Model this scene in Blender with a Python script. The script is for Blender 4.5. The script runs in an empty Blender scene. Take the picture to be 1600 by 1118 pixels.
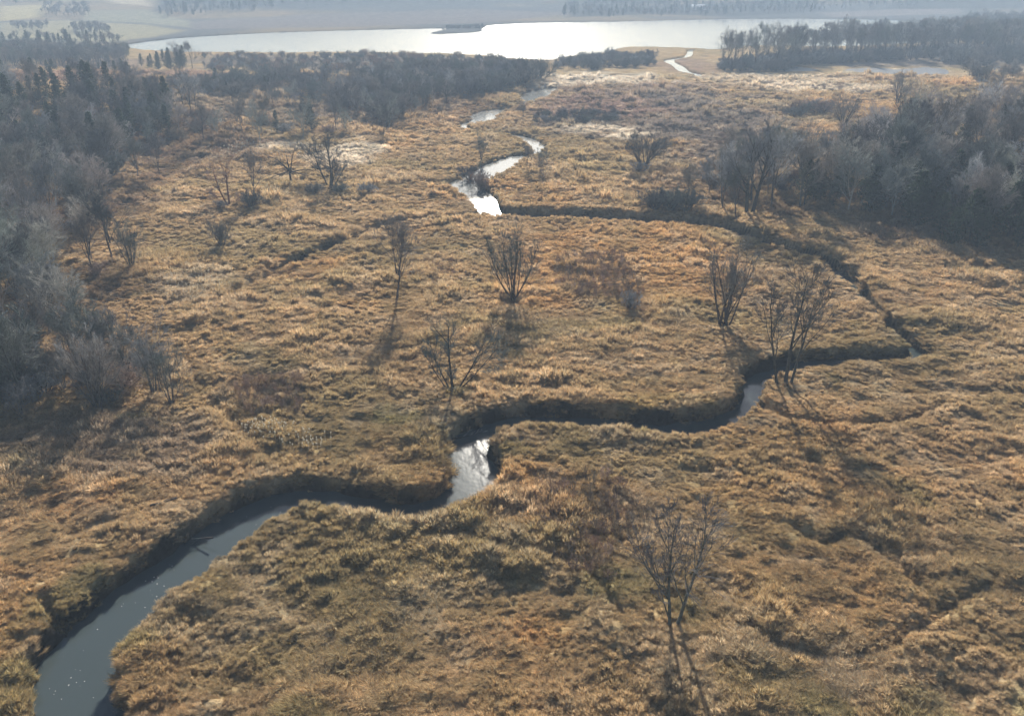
import bpy, math, random
import numpy as np
from mathutils import Vector

random.seed(7)
RNG = np.random.default_rng(11)
R = math.radians
scene = bpy.context.scene
COL = scene.collection

# ------------------------------------------------------------------ camera
CAM_H = 42.0
F_PX = 1331.0                      # focal length in pixels of the 1600 px wide photograph
PITCH = math.atan(599 / F_PX)      # horizon lies a little above the picture
cam_d = bpy.data.cameras.new("camera")
cam_d.sensor_width = 36
cam_d.lens = 36 * F_PX / 1600
cam_d.clip_start = 0.5
cam_d.clip_end = 20000
cam = bpy.data.objects.new("camera", cam_d)
cam.location = (0, 0, CAM_H)
cam.rotation_euler = (math.pi / 2 - PITCH, 0, 0)
COL.objects.link(cam)
scene.camera = cam

# ------------------------------------------------------------------ sky, sun, exposure
SUN_EL, SUN_AZ = R(25.5), R(0)       # sun stands ahead of the camera
world = bpy.data.worlds.new("World")
scene.world = world
world.use_nodes = True
wn = world.node_tree
sky = wn.nodes.new("ShaderNodeTexSky")
sky.sky_type = 'NISHITA'
sky.sun_disc = False
sky.sun_elevation = SUN_EL
sky.sun_rotation = SUN_AZ
sky.air_density = 1.0
sky.dust_density = .8
wn.links.new(sky.outputs[0], wn.nodes["Background"].inputs[0])
wn.nodes["Background"].inputs[1].default_value = 0.055
sun_d = bpy.data.lights.new("sun", 'SUN')
sun_d.energy = 5.0
sun_d.angle = R(0.6)
sun_d.color = (1.0, 0.93, 0.82)
sun = bpy.data.objects.new("sun", sun_d)
sun.rotation_euler = (-(math.pi / 2 - SUN_EL), 0, -SUN_AZ)
sun.location = (0, 100, 200)
COL.objects.link(sun)
scene.view_settings.view_transform = 'Standard'
scene.view_settings.look = 'None'
scene.view_settings.exposure = 1.32
scene.view_settings.gamma = 1.0
scene.view_settings.use_curve_mapping = False
scene.render.engine = 'CYCLES'
scene.cycles.use_adaptive_sampling = True
scene.cycles.adaptive_threshold = 0.03
scene.cycles.adaptive_min_samples = 16
scene.cycles.max_bounces = 4
scene.cycles.diffuse_bounces = 2
scene.cycles.glossy_bounces = 2
scene.cycles.transmission_bounces = 2
scene.cycles.transparent_max_bounces = 4
scene.cycles.volume_bounces = 0

# ------------------------------------------------------------------ helpers: places
CP, SP = math.cos(PITCH), math.sin(PITCH)

def at(px, py, z=0.0):
    """ground point (at height z) that a surveyor reads off at a photo position"""
    a, b = (px - 800) / F_PX, (559 - py) / F_PX
    d = np.array([a, CP + b * SP, -SP + b * CP])
    t = (z - CAM_H) / d[2]
    return np.array([d[0] * t, d[1] * t, z])

def tall(base, py):
    """height of a thing standing at base whose top is seen at photo row py"""
    b = (559 - py) / F_PX
    return CAM_H + base[1] * (b * CP - SP) / (CP + b * SP) - base[2]

def poly(pts, z=0.0):
    return np.array([at(x, y, z)[:2] for x, y in pts])

def smooth(a, b, x):
    t = np.clip((x - a) / (b - a), 0, 1)
    return t * t * (3 - 2 * t)

def _hash(ix, iy, seed):
    n = (ix.astype(np.int64) * 374761393 + iy.astype(np.int64) * 668265263 + seed * 974634777) & 0x7fffffff
    n = ((n ^ (n >> 13)) * 1274126177) & 0x7fffffff
    n = n ^ (n >> 16)
    return (n & 0xffff) / 65535.0

def noise(x, y, wl, seed=0):
    x = x / wl; y = y / wl
    ix, iy = np.floor(x), np.floor(y)
    fx, fy = x - ix, y - iy
    fx = fx * fx * (3 - 2 * fx); fy = fy * fy * (3 - 2 * fy)
    a, b = _hash(ix, iy, seed), _hash(ix + 1, iy, seed)
    c, d = _hash(ix, iy + 1, seed), _hash(ix + 1, iy + 1, seed)
    return (a * (1 - fx) + b * fx) * (1 - fy) + (c * (1 - fx) + d * fx) * fy

def fbm(x, y, wl, seed=0, o=3):
    s, a, t = 0, 1.0, 0
    for k in range(o):
        s = s + a * noise(x, y, wl / 2 ** k, seed + 17 * k); t += a; a *= .55
    return s / t

def poly_dist(P, x, y):
    """signed distance to a closed polygon, negative inside"""
    n = len(P)
    best = np.full(x.shape, 1e18); inside = np.zeros(x.shape, bool)
    for i in range(n):
        ax, ay = P[i]; bx, by = P[(i + 1) % n]
        dx, dy = bx - ax, by - ay
        t = np.clip(((x - ax) * dx + (y - ay) * dy) / (dx * dx + dy * dy + 1e-9), 0, 1)
        best = np.minimum(best, (x - ax - t * dx) ** 2 + (y - ay - t * dy) ** 2)
        if abs(dy) > 1e-9:
            inside ^= ((ay > y) != (by > y)) & (x < dx * (y - ay) / dy + ax)
    d = np.sqrt(best)
    return np.where(inside, -d, d)

def catmull(pts, sub=6):
    P = np.array(pts, float)
    P = np.vstack([2 * P[0] - P[1], P, 2 * P[-1] - P[-2]])
    out = []
    for i in range(1, len(P) - 2):
        for k in range(sub):
            t = k / sub
            out.append(0.5 * (2 * P[i] + (P[i + 1] - P[i - 1]) * t
                       + (2 * P[i - 1] - 5 * P[i] + 4 * P[i + 1] - P[i + 2]) * t ** 2
                       + (3 * P[i] - P[i - 1] - 3 * P[i + 1] + P[i + 2]) * t ** 3))
    out.append(P[-2])
    return np.array(out)

# ------------------------------------------------------------------ water courses
# photo x, photo y, half width in m, depth in m
def course(rows, sub=6):
    arr = []
    for px, py, hw, dp in rows:
        p = at(px, py, 0.2)
        if p[1] > 172:             # above the ditch the stream runs nearly brim-full
            hw, dp = hw * 1.4, min(dp, 1.4)
        arr.append((p[0], p[1], hw, dp * .88))
    return catmull(arr, sub)

STREAM = course([
    (1080, 76, 1.0, 1.6), (1074, 87, 1.2, 2), (1046, 93, 1.7, 2), (1060, 102, 1.9, 2), (1070, 110, 1.8, 2), (1094, 116, 1.5, 2), (1070, 121, .7, 1.2), (1030, 121, .5, 1.0),
    (965, 116, 2.0, 1.8), (925, 128, .5, 1.0), (852, 139, 3.2, 2), (834, 150, 3.6, 2), (808, 164, .4, .9),
    (762, 174, 3.0, 2), (752, 186, 2.6, 2), (722, 194, 1.0, 1.6), (757, 205, .35, .8), (806, 209, 1.6, 2),
    (838, 226, 1.9, 2), (836, 238, .6, 1.2), (806, 243, 1.8, 2), (768, 262, 3.2, 2.1), (742, 275, 2.6, 2.1),
    (724, 285, 2.4, 2.1), (738, 297, 2.6, 2.1), (756, 312, 3.0, 2.2), (772, 327, 3.0, 2.3), (800, 331, 3.4, 2.5),
    (900, 333, 3.8, 2.6), (1000, 340, 3.8, 2.6), (1090, 346, 3.4, 2.5), (1150, 356, 2.6, 2.3), (1215, 379, 2.3, 2.2),
    (1280, 402, 2.0, 2.2), (1318, 424, 2.2, 2.2), (1350, 455, 1.3, 1.9), (1378, 490, 1.1, 1.9), (1412, 520, 1.2, 1.9),
    (1442, 543, 1.4, 2.0), (1412, 552, 1.6, 2.1), (1340, 553, 2.2, 2.3), (1260, 559, 2.3, 2.3), (1192, 577, 1.9, 2.3),
    (1174, 606, 1.15, 2.3), (1152, 634, 1.6, 2.4), (1085, 655, 2.6, 2.5), (1000, 654, 2.4, 2.5), (900, 645, 2.3, 2.5),
    (820, 645, 2.3, 2.5), (757, 660, 2.3, 2.5), (730, 690, 2.4, 2.4), (742, 728, 2.7, 2.4), (715, 768, 2.6, 2.4),
    (650, 785, 2.4, 2.4), (560, 772, 2.2, 2.4), (470, 764, 2.4, 2.3), (402, 786, 2.9, 2.3), (322, 836, 2.9, 2.2),
    (250, 888, 3.0, 2.2), (178, 943, 3.1, 2.2), (122, 1005, 3.1, 2.2), (114, 1070, 2.7, 2.2), (130, 1140, 2.7, 2.2),
    (150, 1230, 2.3, 2.2)])
DITCHES = [
    course([(772, 327, 1.6, 1.9), (715, 338, 1.0, 1.3), (640, 343, 1.0, 1.2), (592, 350, 1.7, 2.0), (560, 366, 1.1, 1.3), (515, 383, 1.5, 1.7),
            (470, 400, 1.2, 1.4), (420, 424, 1.0, 1.1), (365, 452, .8, .9)], 4),
    course([(365, 452, .8, .7), (330, 490, .5, .4), (290, 545, .6, .45), (310, 600, .8, .5), (350, 645, .8, .6), (400, 690, .5, .4)], 4),
    course([(1180, 628, 1.0, 1.3), (1215, 645, .7, .9), (1270, 658, .7, 1.0), (1330, 660, .8, 1.1), (1400, 655, .7, .9), (1470, 632, .5, .6)], 4),
    course([(110, 985, .8, 1.8), (85, 955, .7, 1.4), (70, 930, .5, .8)], 4),
    course([(975, 960, .4, .3), (905, 880, .5, .4), (800, 858, .6, .45), (720, 840, .5, .3)], 4),
    course([(1120, 905, .4, .25), (1180, 980, .6, .35), (1260, 1020, .7, .45), (1370, 1015, .6, .4), (1460, 960, .6, .3), (1560, 900, .5, .25)], 4),
    course([(1230, 815, .4, .3), (1290, 845, .6, .5), (1330, 835, .6, .45), (1400, 880, .5, .35), (1440, 925, .4, .25)], 4),
]
WATER_Z = -1.4
def water_z(y): return WATER_Z + .93 * smooth(163, 178, y)

def line_dist(L, x, y):
    """distance to a course, minus its half width, and its depth there"""
    best = np.full(x.shape, 1e9); dep = np.zeros(x.shape)
    x0, x1 = L[:, 0].min() - 12, L[:, 0].max() + 12
    y0, y1 = L[:, 1].min() - 12, L[:, 1].max() + 12
    m = (x > x0) & (x < x1) & (y > y0) & (y < y1)
    xs, ys = x[m], y[m]
    order = np.argsort(ys, kind='stable'); xo, yo = xs[order], ys[order]
    b = np.full(xs.shape, 1e9); dd = np.zeros(xs.shape)
    for i in range(len(L) - 1):
        ax, ay, aw, ad = L[i]; bx, by, bw, bd = L[i + 1]
        i0, i1 = np.searchsorted(yo, min(ay, by) - 12), np.searchsorted(yo, max(ay, by) + 12)
        k = i0 + np.nonzero(np.abs(xo[i0:i1] - (ax + bx) / 2) < abs(bx - ax) / 2 + 12)[0]
        if not len(k):
            continue
        xx, yy = xo[k], yo[k]
        dx, dy = bx - ax, by - ay
        t = np.clip(((xx - ax) * dx + (yy - ay) * dy) / (dx * dx + dy * dy + 1e-9), 0, 1)
        d = np.hypot(xx - ax - t * dx, yy - ay - t * dy) - (aw + (bw - aw) * t)
        bb = b[k]; better = d < bb
        b[k] = np.where(better, d, bb)
        dd[k] = np.where(better, ad + (bd - ad) * t, dd[k])
    b2 = np.empty_like(b); b2[order] = b; d2 = np.empty_like(dd); d2[order] = dd
    b, dd = b2, d2
    best[m] = b; dep[m] = dd
    return best, dep

LAKE = catmull(poly([(188, 69), (250, 61), (300, 56.5), (420, 50), (560, 46), (676, 43.5), (700, 44), (688, 48), (676, 51.5), (715, 51), (750, 48),
                     (760, 39), (830, 35), (960, 33), (1100, 29.5), (1250, 28.5), (1400, 31), (1500, 40), (1485, 60), (1400, 68), (1300, 72),
                     (1225, 70), (1160, 72), (1120, 77), (1090, 75), (1040, 73), (975, 73), (950, 81), (900, 86), (860, 92), (810, 91),
                     (760, 86), (700, 83), (600, 81), (450, 81), (320, 81), (250, 79), (205, 75)]), 3)
PONDS = [catmull(poly([(1318, 108), (1370, 105), (1400, 108), (1440, 105), (1480, 107), (1482, 114), (1450, 118), (1420, 120), (1390, 115), (1350, 113)]), 3),
         catmull(poly([(1228, 105), (1246, 104), (1262, 107), (1258, 110), (1240, 111), (1228, 111)]), 3)]

def wet(x, y):
    s, dep = line_dist(STREAM, x, y)
    for L in DITCHES:
        s2, d2 = line_dist(L, x, y)
        dep = np.where(s2 < s, d2, dep); s = np.minimum(s, s2)
    lk = poly_dist(LAKE, x, y)
    pd = np.minimum(poly_dist(PONDS[0], x, y), poly_dist(PONDS[1], x, y))
    return s, dep, lk, pd

def height(x, y, w=None):
    s, dep, lk, pd = wet(x, y) if w is None else w
    far = smooth(60, 420, y)
    q = at(960, 430)
    calm = np.exp(-(((x - q[0]) / 34) ** 2 + ((y - q[1]) / 42) ** 2))     # shorter, smoother sward in mid marsh
    z = 0.55 * (fbm(x, y, 38, 3) - .5) + 0.8 * (fbm(x, y * 1.5, 7.5, 9, 2) - .5) * (1 - .6 * far) * (1 - .5 * calm)
    z = z + .85 * (fbm(x, y * 1.5, 2.0, 21, 2) - .5) * (1 - far) * (1 - .7 * calm)
    # rolling ground: wooded rise on the left, knoll on the right, hills beyond the lake
    z = z + 6.0 * smooth(-40, -170, x) * smooth(190, 280, y) * smooth(450, 320, y) * (.45 + .9 * fbm(x, y, 70, 40)) * smooth(5, 60, lk)
    q = at(1575, 150)
    z = z + 6.5 * np.exp(-(((x - q[0]) / 26) ** 2 + ((y - q[1]) / 24) ** 2))
    q = at(1560, 300)
    z = z + 6.5 * np.exp(-(((x - q[0] - 15) / 45) ** 2 + ((y - q[1] - 18) / 30) ** 2))
    hills = smooth(10, 500, lk) * smooth(620, 1300, y) + smooth(1500, 4500, y) * .6
    z = z + hills * (6 + 26 * fbm(x, y * 1.4, 520, 61))
    # banks are a touch raised, bumpy, then fall steeply into the channel
    wob = 1.3 * (fbm(x, y, 3.6, 77, 3) - .5) + .5 * (noise(x, y, 1.1, 79) - .5)
    wob = wob * np.clip(dep / 2.0, .25, 1)
    bank = smooth(.15 + .002 * y, -.4 - .0018 * y, s + wob)
    z = z * (1 - bank) - bank * dep + .25 * np.exp(-((s - 1.2) / 1.4) ** 2)
    m = smooth(1.0, -5.0, lk + 5 * (fbm(x, y, 14, 5) - .5))
    z = z * smooth(-2, 14, lk) - 2.6 * m
    m = smooth(.5, -1.5, pd + 3 * (fbm(x, y, 6, 15) - .5))
    z = np.where(pd < 25, z * (1 - m) - .35 * m - .05, z)
    return z

# ------------------------------------------------------------------ land cover (colour of what grows there, plus some painted shade and glint)
def C(r, g, b): return np.array([r, g, b])
STRAW, PALE, GOLD = C(.386, .279, .153), C(.465, .38, .26), C(.445, .278, .124)
OLIVE, RUSSET, GREEN = C(.25, .202, .1), C(.275, .187, .105), C(.15, .155, .06)
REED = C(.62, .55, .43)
GREY, UMBER, ROSE = C(.175, .145, .12), C(.15, .098, .062), C(.25, .165, .125)
PATCH = [  # photo ellipse: cx, cy, rx, ry, colour, strength
    (960, 420, 190, 75, GOLD, .75), (1090, 400, 90, 60, GOLD, .6), (820, 300, 90, 25, GOLD, .5), (950, 560, 160, 50, STRAW, .6),
    (1300, 780, 240, 70, GOLD, .35), (1350, 600, 150, 40, STRAW, .5), (1300, 900, 200, 90, GOLD, .3),
    (600, 860, 330, 110, OLIVE, .6), (500, 640, 170, 70, OLIVE, .65), (420, 610, 80, 40, UMBER, .6), (680, 690, 90, 60, OLIVE, .5), (880, 700, 120, 50, OLIVE, .6),
    (420, 990, 260, 120, OLIVE, .45), (900, 790, 150, 60, UMBER, .35), (300, 690, 200, 60, STRAW, .4), (100, 860, 160, 70, STRAW, .35),
    (330, 760, 120, 40, RUSSET, .2), (120, 775, 70, 25, GOLD, .5), (60, 900, 70, 40, GOLD, .3), (850, 985, 50, 30, GOLD, .7),
    (160, 690, 190, 60, GREY, .55), (1200, 450, 90, 70, GREY, .25), (1290, 560, 60, 25, STRAW, .3),  # leading grey ellipse: shadow below the left thicket, painted into the grass colour
    (1050, 190, 240, 62, GREY, .95), (1150, 240, 170, 50, GREY, .9), (1120, 290, 130, 35, UMBER, .55), (930, 170, 110, 22, ROSE, .8), (940, 140, 160, 12, ROSE, .4),
    (900, 128, 90, 13, REED, 1.0), (990, 125, 60, 10, REED, .8), (980, 212, 40, 14, REED, 1.0), (920, 205, 60, 8, REED, .7), (540, 242, 60, 22, REED, .9), (430, 232, 80, 10, REED, .8), (330, 240, 50, 14, REED, .6),
    (1400, 111, 95, 6, REED, .9), (1180, 125, 160, 10, REED, .6), (1290, 140, 120, 8, REED, .7), (1380, 180, 120, 22, GOLD, .5), (1300, 215, 60, 18, GOLD, .6), (1480, 145, 30, 14, GOLD, .8),  # leading ellipse: pale colour painted round the pools to brighten their glint
    (310, 440, 70, 30, PALE, .6), (430, 440, 60, 40, STRAW, .4), (1080, 105, 60, 16, ROSE, .7),
    (60, 150, 160, 20, ROSE, .9), (250, 135, 160, 20, ROSE, .8), (400, 140, 80, 14, ROSE, .9), (130, 105, 120, 14, ROSE, .8),
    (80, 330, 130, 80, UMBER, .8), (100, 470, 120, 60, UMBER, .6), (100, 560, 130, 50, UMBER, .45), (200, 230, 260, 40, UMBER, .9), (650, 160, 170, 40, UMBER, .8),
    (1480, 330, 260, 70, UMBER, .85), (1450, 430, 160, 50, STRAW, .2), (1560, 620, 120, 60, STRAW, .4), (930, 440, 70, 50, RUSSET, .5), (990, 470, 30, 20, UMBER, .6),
    (1400, 95, 250, 14, GREY, 1.0), (1500, 80, 200, 12, UMBER, .8), (560, 100, 300, 14, GREY, .9), (300, 95, 200, 10, GREY, .5),
    (450, 180, 200, 25, GREY, .6), (1540, 870, 120, 90, OLIVE, .3), (1180, 1060, 90, 50, OLIVE, .4), (1500, 1060, 120, 60, PALE, .25),
]
_patch = []
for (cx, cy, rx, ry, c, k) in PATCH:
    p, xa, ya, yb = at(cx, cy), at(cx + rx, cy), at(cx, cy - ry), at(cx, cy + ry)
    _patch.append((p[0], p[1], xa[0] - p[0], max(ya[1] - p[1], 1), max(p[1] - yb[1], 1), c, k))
FIELDS = [  # far farmland: photo polygon and colour
    ([(0, 40), (100, 36), (230, 40), (290, 48), (240, 58), (170, 66), (60, 62), (0, 60)], C(.32, .29, .19)),
    ([(0, 26), (80, 24), (60, 34), (0, 38)], C(.42, .36, .2)),
    ([(140, 28), (230, 26), (300, 36), (300, 44), (220, 38), (130, 36)], C(.27, .26, .19)),
    ([(90, 2), (130, 0), (220, 14), (240, 24), (180, 22), (150, 12)], C(.5, .42, .3)),
    ([(300, 46), (300, 36), (480, 28), (740, 22), (900, 24), (740, 36), (560, 42)], C(.2, .178, .165)),
    ([(1100, 6), (1300, 2), (1420, 8), (1300, 14), (1120, 14)], C(.36, .28, .24)),
    ([(1280, 22), (1500, 18), (1500, 24), (1300, 27)], C(.22, .2, .19)),
    ([(860, 12), (1000, 8), (1010, 16), (880, 22)], C(.13, .13, .12)),
    ([(240, 28), (330, 20), (460, 18), (480, 6), (380, 2), (270, 8)], C(.09, .095, .09)),
    ([(480, 14), (620, 8), (760, 10), (740, 4), (560, 1)], C(.1, .1, .1)),
    ([(890, 28), (1010, 24), (1150, 26), (1290, 20), (1260, 12), (1080, 16), (900, 20)], C(.09, .095, .09)),
    ([(1380, 20), (1600, 22), (1700, 14), (1560, 6), (1430, 12)], C(.09, .095, .09)),
    ([(0, 20), (70, 18), (95, 8), (40, 2), (-60, 4)], C(.09, .095, .09)),
]
_fields = [(poly(p), c) for p, c in FIELDS]

def landcover(x, y):
    n1, n2, n3 = fbm(x, y, 23, 101), fbm(x, y, 9, 131), fbm(x, y, 3.2, 151, 2)
    col = STRAW[None] * np.ones((len(x), 1))
    def mix(c, k):
        nonlocal col
        k = np.clip(k, 0, 1)[:, None]
        col = col * (1 - k) + c[None] * k
    mix(OLIVE, smooth(.42, .72, n1) * .55)
    mix(GOLD, .6 * smooth(.55, .8, fbm(x, y, 16, 171)))
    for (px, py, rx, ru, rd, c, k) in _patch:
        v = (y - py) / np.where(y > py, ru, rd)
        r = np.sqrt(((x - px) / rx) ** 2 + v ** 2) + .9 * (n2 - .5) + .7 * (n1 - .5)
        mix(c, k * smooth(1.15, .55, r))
    far = smooth(560, 640, y)
    mix(C(.135, .14, .138), far * (.5 + .5 * smooth(.35, .65, fbm(x, y, 160, 191))))
    for P, c in _fields:
        mix(c, .95 * smooth(8, -8, poly_dist(P, x, y)))
    near = 1 - far
    mix(RUSSET, near * .3 * smooth(.62, .8, n2))
    mix(GREEN, near * .4 * smooth(.66, .8, fbm(x, y, 6.5, 211, 2)) * smooth(160, 70, y))
    mix(PALE, near * .4 * smooth(.55, .8, n3))
    mix(OLIVE, near * .3 * smooth(.5, .25, n3))
    return col

# ------------------------------------------------------------------ materials
def new_mat(name):
    m = bpy.data.materials.new(name); m.use_nodes = True
    nt = m.node_tree
    return m, nt, nt.nodes["Principled BSDF"], nt.nodes["Material Output"]

def N(nt, kind, **kw):
    n = nt.nodes.new(kind)
    for k, v in kw.items():
        if k in n.inputs: n.inputs[k].default_value = v
        else: setattr(n, k, v)
    return n

def mat_ground():
    m, nt, b, out = new_mat("marsh_earth")
    a = N(nt, "ShaderNodeAttribute", attribute_name="landcover")
    g = N(nt, "ShaderNodeNewGeometry")
    n1 = N(nt, "ShaderNodeTexNoise", Scale=1.3, Detail=6.0, Roughness=.7)
    n2 = N(nt, "ShaderNodeTexNoise", Scale=.18, Detail=5.0, Roughness=.65)
    for n in (n1, n2): nt.links.new(g.outputs["Position"], n.inputs["Vector"])
    r1 = N(nt, "ShaderNodeMapRange"); r1.inputs[1].default_value = .3; r1.inputs[2].default_value = .7
    r1.inputs[3].default_value = .55; r1.inputs[4].default_value = 1.25
    nt.links.new(n1.outputs[0], r1.inputs[0])
    r2 = N(nt, "ShaderNodeMapRange"); r2.inputs[1].default_value = .35; r2.inputs[2].default_value = .65
    r2.inputs[3].default_value = .75; r2.inputs[4].default_value = 1.2
    nt.links.new(n2.outputs[0], r2.inputs[0])
    mu = N(nt, "ShaderNodeMath", operation='MULTIPLY')
    nt.links.new(r1.outputs[0], mu.inputs[0]); nt.links.new(r2.outputs[0], mu.inputs[1])
    mx = N(nt, "ShaderNodeVectorMath", operation='SCALE')
    nt.links.new(a.outputs["Color"], mx.inputs[0]); nt.links.new(mu.outputs[0], mx.inputs["Scale"])
    nt.links.new(mx.outputs[0], b.inputs["Base Color"])
    bp = N(nt, "ShaderNodeBump", Strength=.9, Distance=.6)
    nt.links.new(n1.outputs[0], bp.inputs["Height"]); nt.links.new(bp.outputs[0], b.inputs["Normal"])
    b.inputs["Roughness"].default_value = 1; b.inputs["Specular IOR Level"].default_value = 0
    return m

def mat_leafy(name, trans, attr, kind='INSTANCER', vary=True, base=None):
    """thin blades: diffuse plus light shining through"""
    m, nt, b, out = new_mat(name)
    nt.nodes.remove(b)
    if attr:
        a = N(nt, "ShaderNodeAttribute", attribute_name=attr, attribute_type=kind)
        src = a.outputs["Color"]
    else:
        c = N(nt, "ShaderNodeRGB"); c.outputs[0].default_value = (*base, 1); src = c.outputs[0]
    if vary:
        v = N(nt, "ShaderNodeAttribute", attribute_name="blade")
        mu = N(nt, "ShaderNodeVectorMath", operation='MULTIPLY')
        nt.links.new(src, mu.inputs[0]); nt.links.new(v.outputs["Color"], mu.inputs[1]); src = mu.outputs[0]
    d = N(nt, "ShaderNodeBsdfDiffuse"); t = N(nt, "ShaderNodeBsdfTranslucent")
    mx = N(nt, "ShaderNodeMixShader"); mx.inputs[0].default_value = trans
    nt.links.new(src, d.inputs[0]); nt.links.new(src, t.inputs[0])
    nt.links.new(d.outputs[0], mx.inputs[1]); nt.links.new(t.outputs[0], mx.inputs[2])
    nt.links.new(mx.outputs[0], out.inputs[0])
    return m

def mat_bark(name, c1, c2, scale=3.0):
    m, nt, b, out = new_mat(name)
    tc = N(nt, "ShaderNodeTexCoord")
    n = N(nt, "ShaderNodeTexNoise", Scale=scale, Detail=4.0)
    oi = N(nt, "ShaderNodeObjectInfo")
    nt.links.new(tc.outputs["Object"], n.inputs["Vector"])
    r = N(nt, "ShaderNodeValToRGB")
    r.color_ramp.elements[0].position = .3; r.color_ramp.elements[1].position = .7
    r.color_ramp.elements[0].color = (*c1, 1); r.color_ramp.elements[1].color = (*c2, 1)
    nt.links.new(n.outputs[0], r.inputs[0])
    mr = N(nt, "ShaderNodeValToRGB")
    e = mr.color_ramp.elements
    e[0].color = (.5, .52, .55, 1); e[1].color = (1.75, 1.75, 1.8, 1)
    for ps, cc in ((.3, (.85, .95, .85, 1)), (.55, (1.2, 1.05, .95, 1)), (.8, (.75, .72, .75, 1))):
        q = e.new(ps); q.color = cc
    nt.links.new(oi.outputs["Random"], mr.inputs[0])
    mx = N(nt, "ShaderNodeVectorMath", operation='MULTIPLY')
    nt.links.new(r.outputs[0], mx.inputs[0]); nt.links.new(mr.outputs[0], mx.inputs[1])
    nt.links.new(mx.outputs[0], b.inputs["Base Color"])
    b.inputs["Roughness"].default_value = .9; b.inputs["Specular IOR Level"].default_value = .15
    return m

def mat_water(name, base, rough, bump, scale, spec=.5):
    m, nt, b, out = new_mat(name)
    g = N(nt, "ShaderNodeNewGeometry")
    mp = N(nt, "ShaderNodeMapping"); mp.inputs["Scale"].default_value = (1, .55, 1)
    n = N(nt, "ShaderNodeTexNoise", Scale=scale, Detail=3.0)
    nt.links.new(g.outputs["Position"], mp.inputs[0]); nt.links.new(mp.outputs[0], n.inputs["Vector"])
    bp = N(nt, "ShaderNodeBump", Strength=bump, Distance=.1)
    nt.links.new(n.outputs[0], bp.inputs["Height"]); nt.links.new(bp.outputs[0], b.inputs["Normal"])
    b.inputs["Base Color"].default_value = (*base, 1)
    b.inputs["Roughness"].default_value = rough
    b.inputs["IOR"].default_value = 1.33
    b.inputs["Specular IOR Level"].default_value = spec
    return m

def mat_plain(name, c, rough=.8):
    m, nt, b, out = new_mat(name)
    g = N(nt, "ShaderNodeNewGeometry")
    n = N(nt, "ShaderNodeTexNoise", Scale=2.0, Detail=3.0)
    nt.links.new(g.outputs["Position"], n.inputs["Vector"])
    mr = N(nt, "ShaderNodeMapRange"); mr.inputs[3].default_value = .75; mr.inputs[4].default_value = 1.25
    nt.links.new(n.outputs[0], mr.inputs[0])
    cc = N(nt, "ShaderNodeRGB"); cc.outputs[0].default_value = (*c, 1)
    mx = N(nt, "ShaderNodeVectorMath", operation='SCALE')
    nt.links.new(cc.outputs[0], mx.inputs[0]); nt.links.new(mr.outputs[0], mx.inputs["Scale"])
    nt.links.new(mx.outputs[0], b.inputs["Base Color"])
    b.inputs["Roughness"].default_value = rough; b.inputs["Specular IOR Level"].default_value = .2
    return m

M = dict(
    ground=mat_ground(),
    grass=mat_leafy("dry_grass", .42, "tint"),
    bark=mat_bark("grey_bark", (.07, .066, .06), (.15, .14, .13)),
    dark_bark=mat_bark("dark_bark", (.04, .036, .034), (.09, .08, .074)),
    red_bark=mat_bark("red_brown_bark", (.11, .05, .03), (.2, .1, .06)),
    pale_bark=mat_bark("pale_bark", (.25, .23, .2), (.42, .4, .36)),
    twig=mat_bark("twig_bark", (.13, .133, .13), (.22, .226, .225), 1.0),
    pale_twig=mat_bark("pale_twig_bark", (.26, .255, .25), (.4, .39, .38), 1.0),
    brown_twig=mat_bark("brown_twig_bark", (.2, .145, .11), (.32, .24, .185), 1.0),
    needles=mat_leafy("cedar_needles", .2, None, base=(.04, .062, .04)),
    stream=mat_water("stream_water", (.045, .058, .06), .1, .1, 1.8),
    pond=mat_water("pond_water", (.1, .1, .1), .38, .8, .8),
    lake=mat_water("lake_water", (.03, .04, .045), .16, .4, .5, .36),
    fluff=mat_leafy("seed_fluff", .4, None, vary=False, base=(.72, .66, .54)),
    foam=mat_plain("foam", (.4, .4, .37)),
    wall=mat_plain("barn_boards", (.55, .53, .5)),
    roof=mat_plain("barn_roof", (.7, .7, .7), .5),
    dark=mat_plain("dark_opening", (.03, .03, .03)),
)

# ------------------------------------------------------------------ mesh helpers
def mesh_np(name, V, F, mat=None, smooth_shade=False):
    """V (n,3), F (m,3|4) -> mesh"""
    me = bpy.data.meshes.new(name)
    V = np.asarray(V, np.float32); F = np.asarray(F, np.int32)
    k = F.shape[1]
    me.vertices.add(len(V)); me.vertices.foreach_set("co", V.ravel())
    me.loops.add(F.size); me.loops.foreach_set("vertex_index", F.ravel())
    me.polygons.add(len(F)); me.polygons.foreach_set("loop_start", np.arange(0, F.size, k, dtype=np.int32))
    if smooth_shade:
        me.polygons.foreach_set("use_smooth", np.ones(len(F), bool))
    me.update(calc_edges=True)
    me.validate()
    if mat: me.materials.append(mat)
    return me

def ob(name, me, parent=None, loc=(0, 0, 0)):
    o = bpy.data.objects.new(name, me)
    o.location = loc
    COL.objects.link(o)
    if parent: o.parent = parent
    return o

def tag(o, label=None, cat=None, group=None, kind=None):
    if label: o["label"] = label
    if cat: o["category"] = cat
    if group: o["group"] = group
    if kind: o["kind"] = kind
    return o

def add_color(me, name, arr):
    a = me.attributes.new(name, 'FLOAT_COLOR', 'POINT')
    c = np.ones((len(arr), 4), np.float32); c[:, :3] = arr
    a.data.foreach_set("color", c.ravel())

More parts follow.
